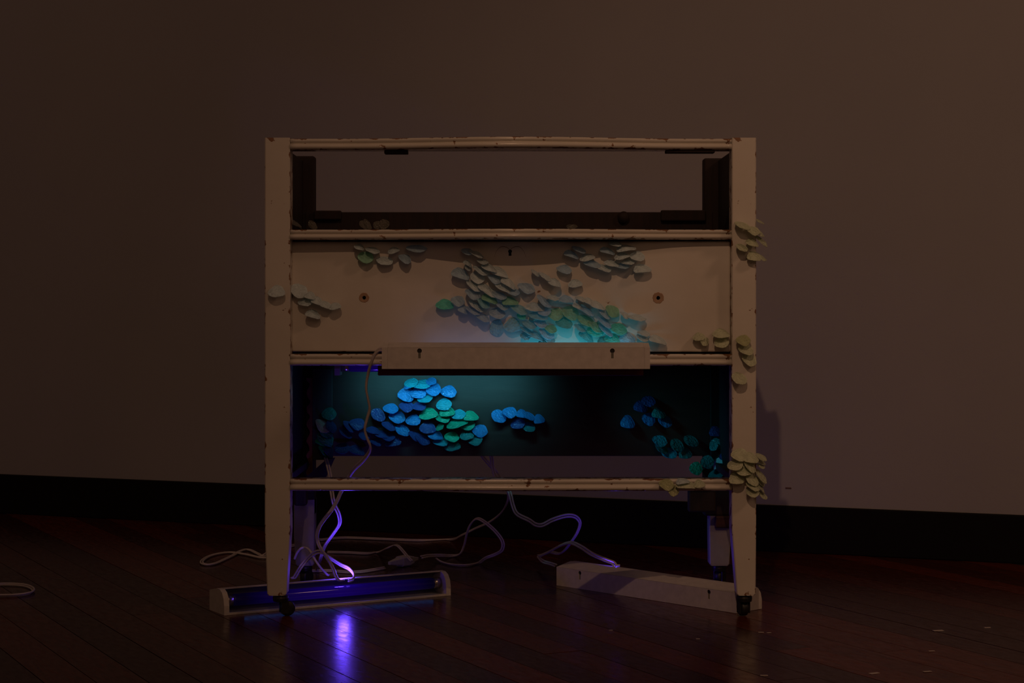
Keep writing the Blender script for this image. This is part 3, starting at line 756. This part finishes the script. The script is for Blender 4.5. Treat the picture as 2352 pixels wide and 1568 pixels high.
cord('cord arching over onto the violet lamp from behind the left leg',
     [(668,1330,4.35),(676,1326,4.35),(690,1303,4.345),(705,1285,4.34),(722,1270,4.30),(737,1267,4.26),(752,1277,4.22),(780,1295,4.19),(802,1306,4.17),(813,1320,4.15),(810,1330,4.14),(800,1334,4.135)], 0.0036)
cord('thin cord making a small hoop beside the left leg',
     [(676,1284,4.35),(683,1268,4.35),(693,1258,4.35),(706,1259,4.36),(716,1270,4.33),(724,1286,4.30),(736,1303,4.27),(748,1316,4.25),(756,1324,4.245)], 0.0028, False)
cord('cord lying on the floor between violet lamp and white plug',
     [(684,1312),(720,1311),(760,1311),(800,1314),(830,1313),(856,1309),(884,1304)], 0.0034)
cord('cord looping loosely on the floor beside the front left leg',
     [(736,1239),(700,1247),(660,1256),(625,1264),(605,1276),(592,1271),(575,1263),(562,1262),(548,1267),(535,1275),(516,1284),(498,1292),(480,1296),(466,1294),(464,1288),(476,1279),(497,1272),(530,1268),(566,1273),(600,1280),(630,1279)], 0.0036)
cord('long grey cord running along the skirting towards the bay',
     [(736,1240),(770,1236),(805,1235),(880,1238),(960,1241),(1035,1239),(1060,1229,5.02),(1090,1214,4.95),(1125,1198,4.85),(1152,1176,4.75),(1166,1150,4.65),(1166,1125,4.60),(1150,1100,4.56),(1138,1082,4.54),(1122,1064,4.52),(1107,1046,4.50),(1098,1030,4.50)], 0.0032)
cord('dim cord curling over the floor towards the white plug',
     [(752,1268),(800,1269),(842,1271),(868,1268),(890,1258,4.80),(905,1252,4.80),(915,1254,4.78),(928,1268,4.75),(938,1280,4.72),(946,1288,4.71)], 0.0032)
cord('cord leaving the white plug and standing up in a wide loop',
     [(968,1279,4.72),(985,1276,4.76),(1010,1275,4.83),(1040,1276),(1057,1271,4.86),(1066,1252,4.85),(1072,1226,4.82),(1080,1205,4.80),(1094,1191,4.78),(1111,1197,4.76),(1138,1220,4.74),(1154,1243,4.73),(1153,1262,4.73),
      (1139,1272,4.74),(1116,1281,4.74),(1100,1292),(1075,1298),(1040,1297),(1016,1291),(1003,1283,4.80)], 0.0034)
cord('violet cord rising in a wave above the right floor lamp',
     [(1116,1030,4.50),(1128,1047,4.50),(1131,1070,4.50),(1140,1096,4.50),(1160,1115,4.46),(1171,1132,4.42),(1178,1160,4.42),(1188,1180,4.42),(1215,1194,4.43),(1230,1204,4.44),(1246,1205,4.45),(1270,1193,4.46),(1300,1184,4.48),(1321,1186,4.50),(1332,1200,4.51),
      (1326,1222,4.52),(1312,1244,4.54),(1298,1262,4.58),(1284,1271,4.62),(1264,1268,4.66),(1243,1276,4.70),(1237,1281,4.72),(1250,1290,4.60),(1264,1294,4.52),(1276,1298,4.46)], 0.0036)
cord('violet cord sloping down onto the top of the right floor lamp',
     [(1238,1277,4.69),(1262,1266,4.64),(1290,1251,4.57),(1312,1246,4.515),(1335,1256,4.48),(1360,1272,4.43),(1390,1285,4.38),(1408,1292,4.35),(1414,1300,4.34),(1424,1301,4.34)], 0.0042)
cord('white cord loop on the bare floor away from the chest',
     [(-60,1352),(-10,1343),(30,1342),(60,1345),(75,1352),(74,1359),(58,1364),(30,1367),(-10,1368),(-60,1372)], 0.0036)
# extension plug on the floor
pl = empty('extension_plug', 'violet lit white plug joined to a socket on the floor', 'plug', floorP(925, 1300, 0))
pdir = (floorP(975, 1290)-floorP(882, 1306)); pl.rotation_euler.z = math.atan2(pdir.y, pdir.x)
def taper_bm(x0, x1, h0, h1, w0, w1):
    bm = bmesh.new(); R = []
    for x, h, w in ((x0, h0, w0), (x1, h1, w1)):
        zc = 0.0135; ch = 0.25
        R.append([bm.verts.new((x, a*w/2, zc+b*h/2)) for a, b in ((-1+ch,-1),(1-ch,-1),(1,-1+ch),(1,1-ch),(1-ch,1),(-1+ch,1),(-1,1-ch),(-1,-1+ch))])
    for i in range(8): bm.faces.new((R[0][i], R[0][(i+1) % 8], R[1][(i+1) % 8], R[1][i]))
    bm.faces.new(R[0]); bm.faces.new(R[1][::-1]); bmesh.ops.recalc_face_normals(bm, faces=bm.faces[:]); return bm
obj('strain_relief', taper_bm(-0.052, -0.012, 0.008, 0.020, 0.009, 0.024), M['plug'], pl)
obj('socket_body', taper_bm(-0.0118, 0.016, 0.024, 0.026, 0.028, 0.030), M['plug'], pl)
obj('plug_body', taper_bm(0.0165, 0.034, 0.025, 0.018, 0.029, 0.022), M['plug'], pl)
obj('plug_tail', taper_bm(0.0342, 0.058, 0.014, 0.007, 0.016, 0.008), M['plug'], pl)

# pale paint flecks fallen on the boards
for x, y, s, a in ((2155,1448,0.011,0.2),(2268,1441,0.007,0.1),(1748,1452,0.006,0.0),(1766,1453,0.005,0.4),(1755,1551,0.007,0.0),(1403,1447,0.004,0.0),(2008,1546,0.010,0.5),(2140,1495,0.006,0.2),(1603,1467,0.004,0),
                (2130,1542,0.008,0.3),(1866,1266,0.012,-0.1),(2076,1275,0.012,-0.1)):
    p = floorP(x, y)
    o = obj('paint_fleck', box_bm(-s, s, -s*0.45, s*0.45, 0, 0.0008, 0.0003, 1), M['fleck'], None, p); o.rotation_euler.z = a
    if y < 1300: tag(o, 'pale fleck on the floor close along the black skirting board', 'fleck', 'flecks along the skirting')
    elif 1740 < x < 1770 and y < 1500: tag(o, 'tiny pale fleck on the floor just in front of the right caster', 'fleck', 'flecks by the right caster')
    elif x < 1700: tag(o, 'tiny pale fleck on the floor in front of the right floor lamp', 'fleck', 'flecks before the floor lamp')
    else: tag(o, 'tiny pale paint fleck out on the bare dark floorboards', 'fleck', 'paint flecks on the floorboards')
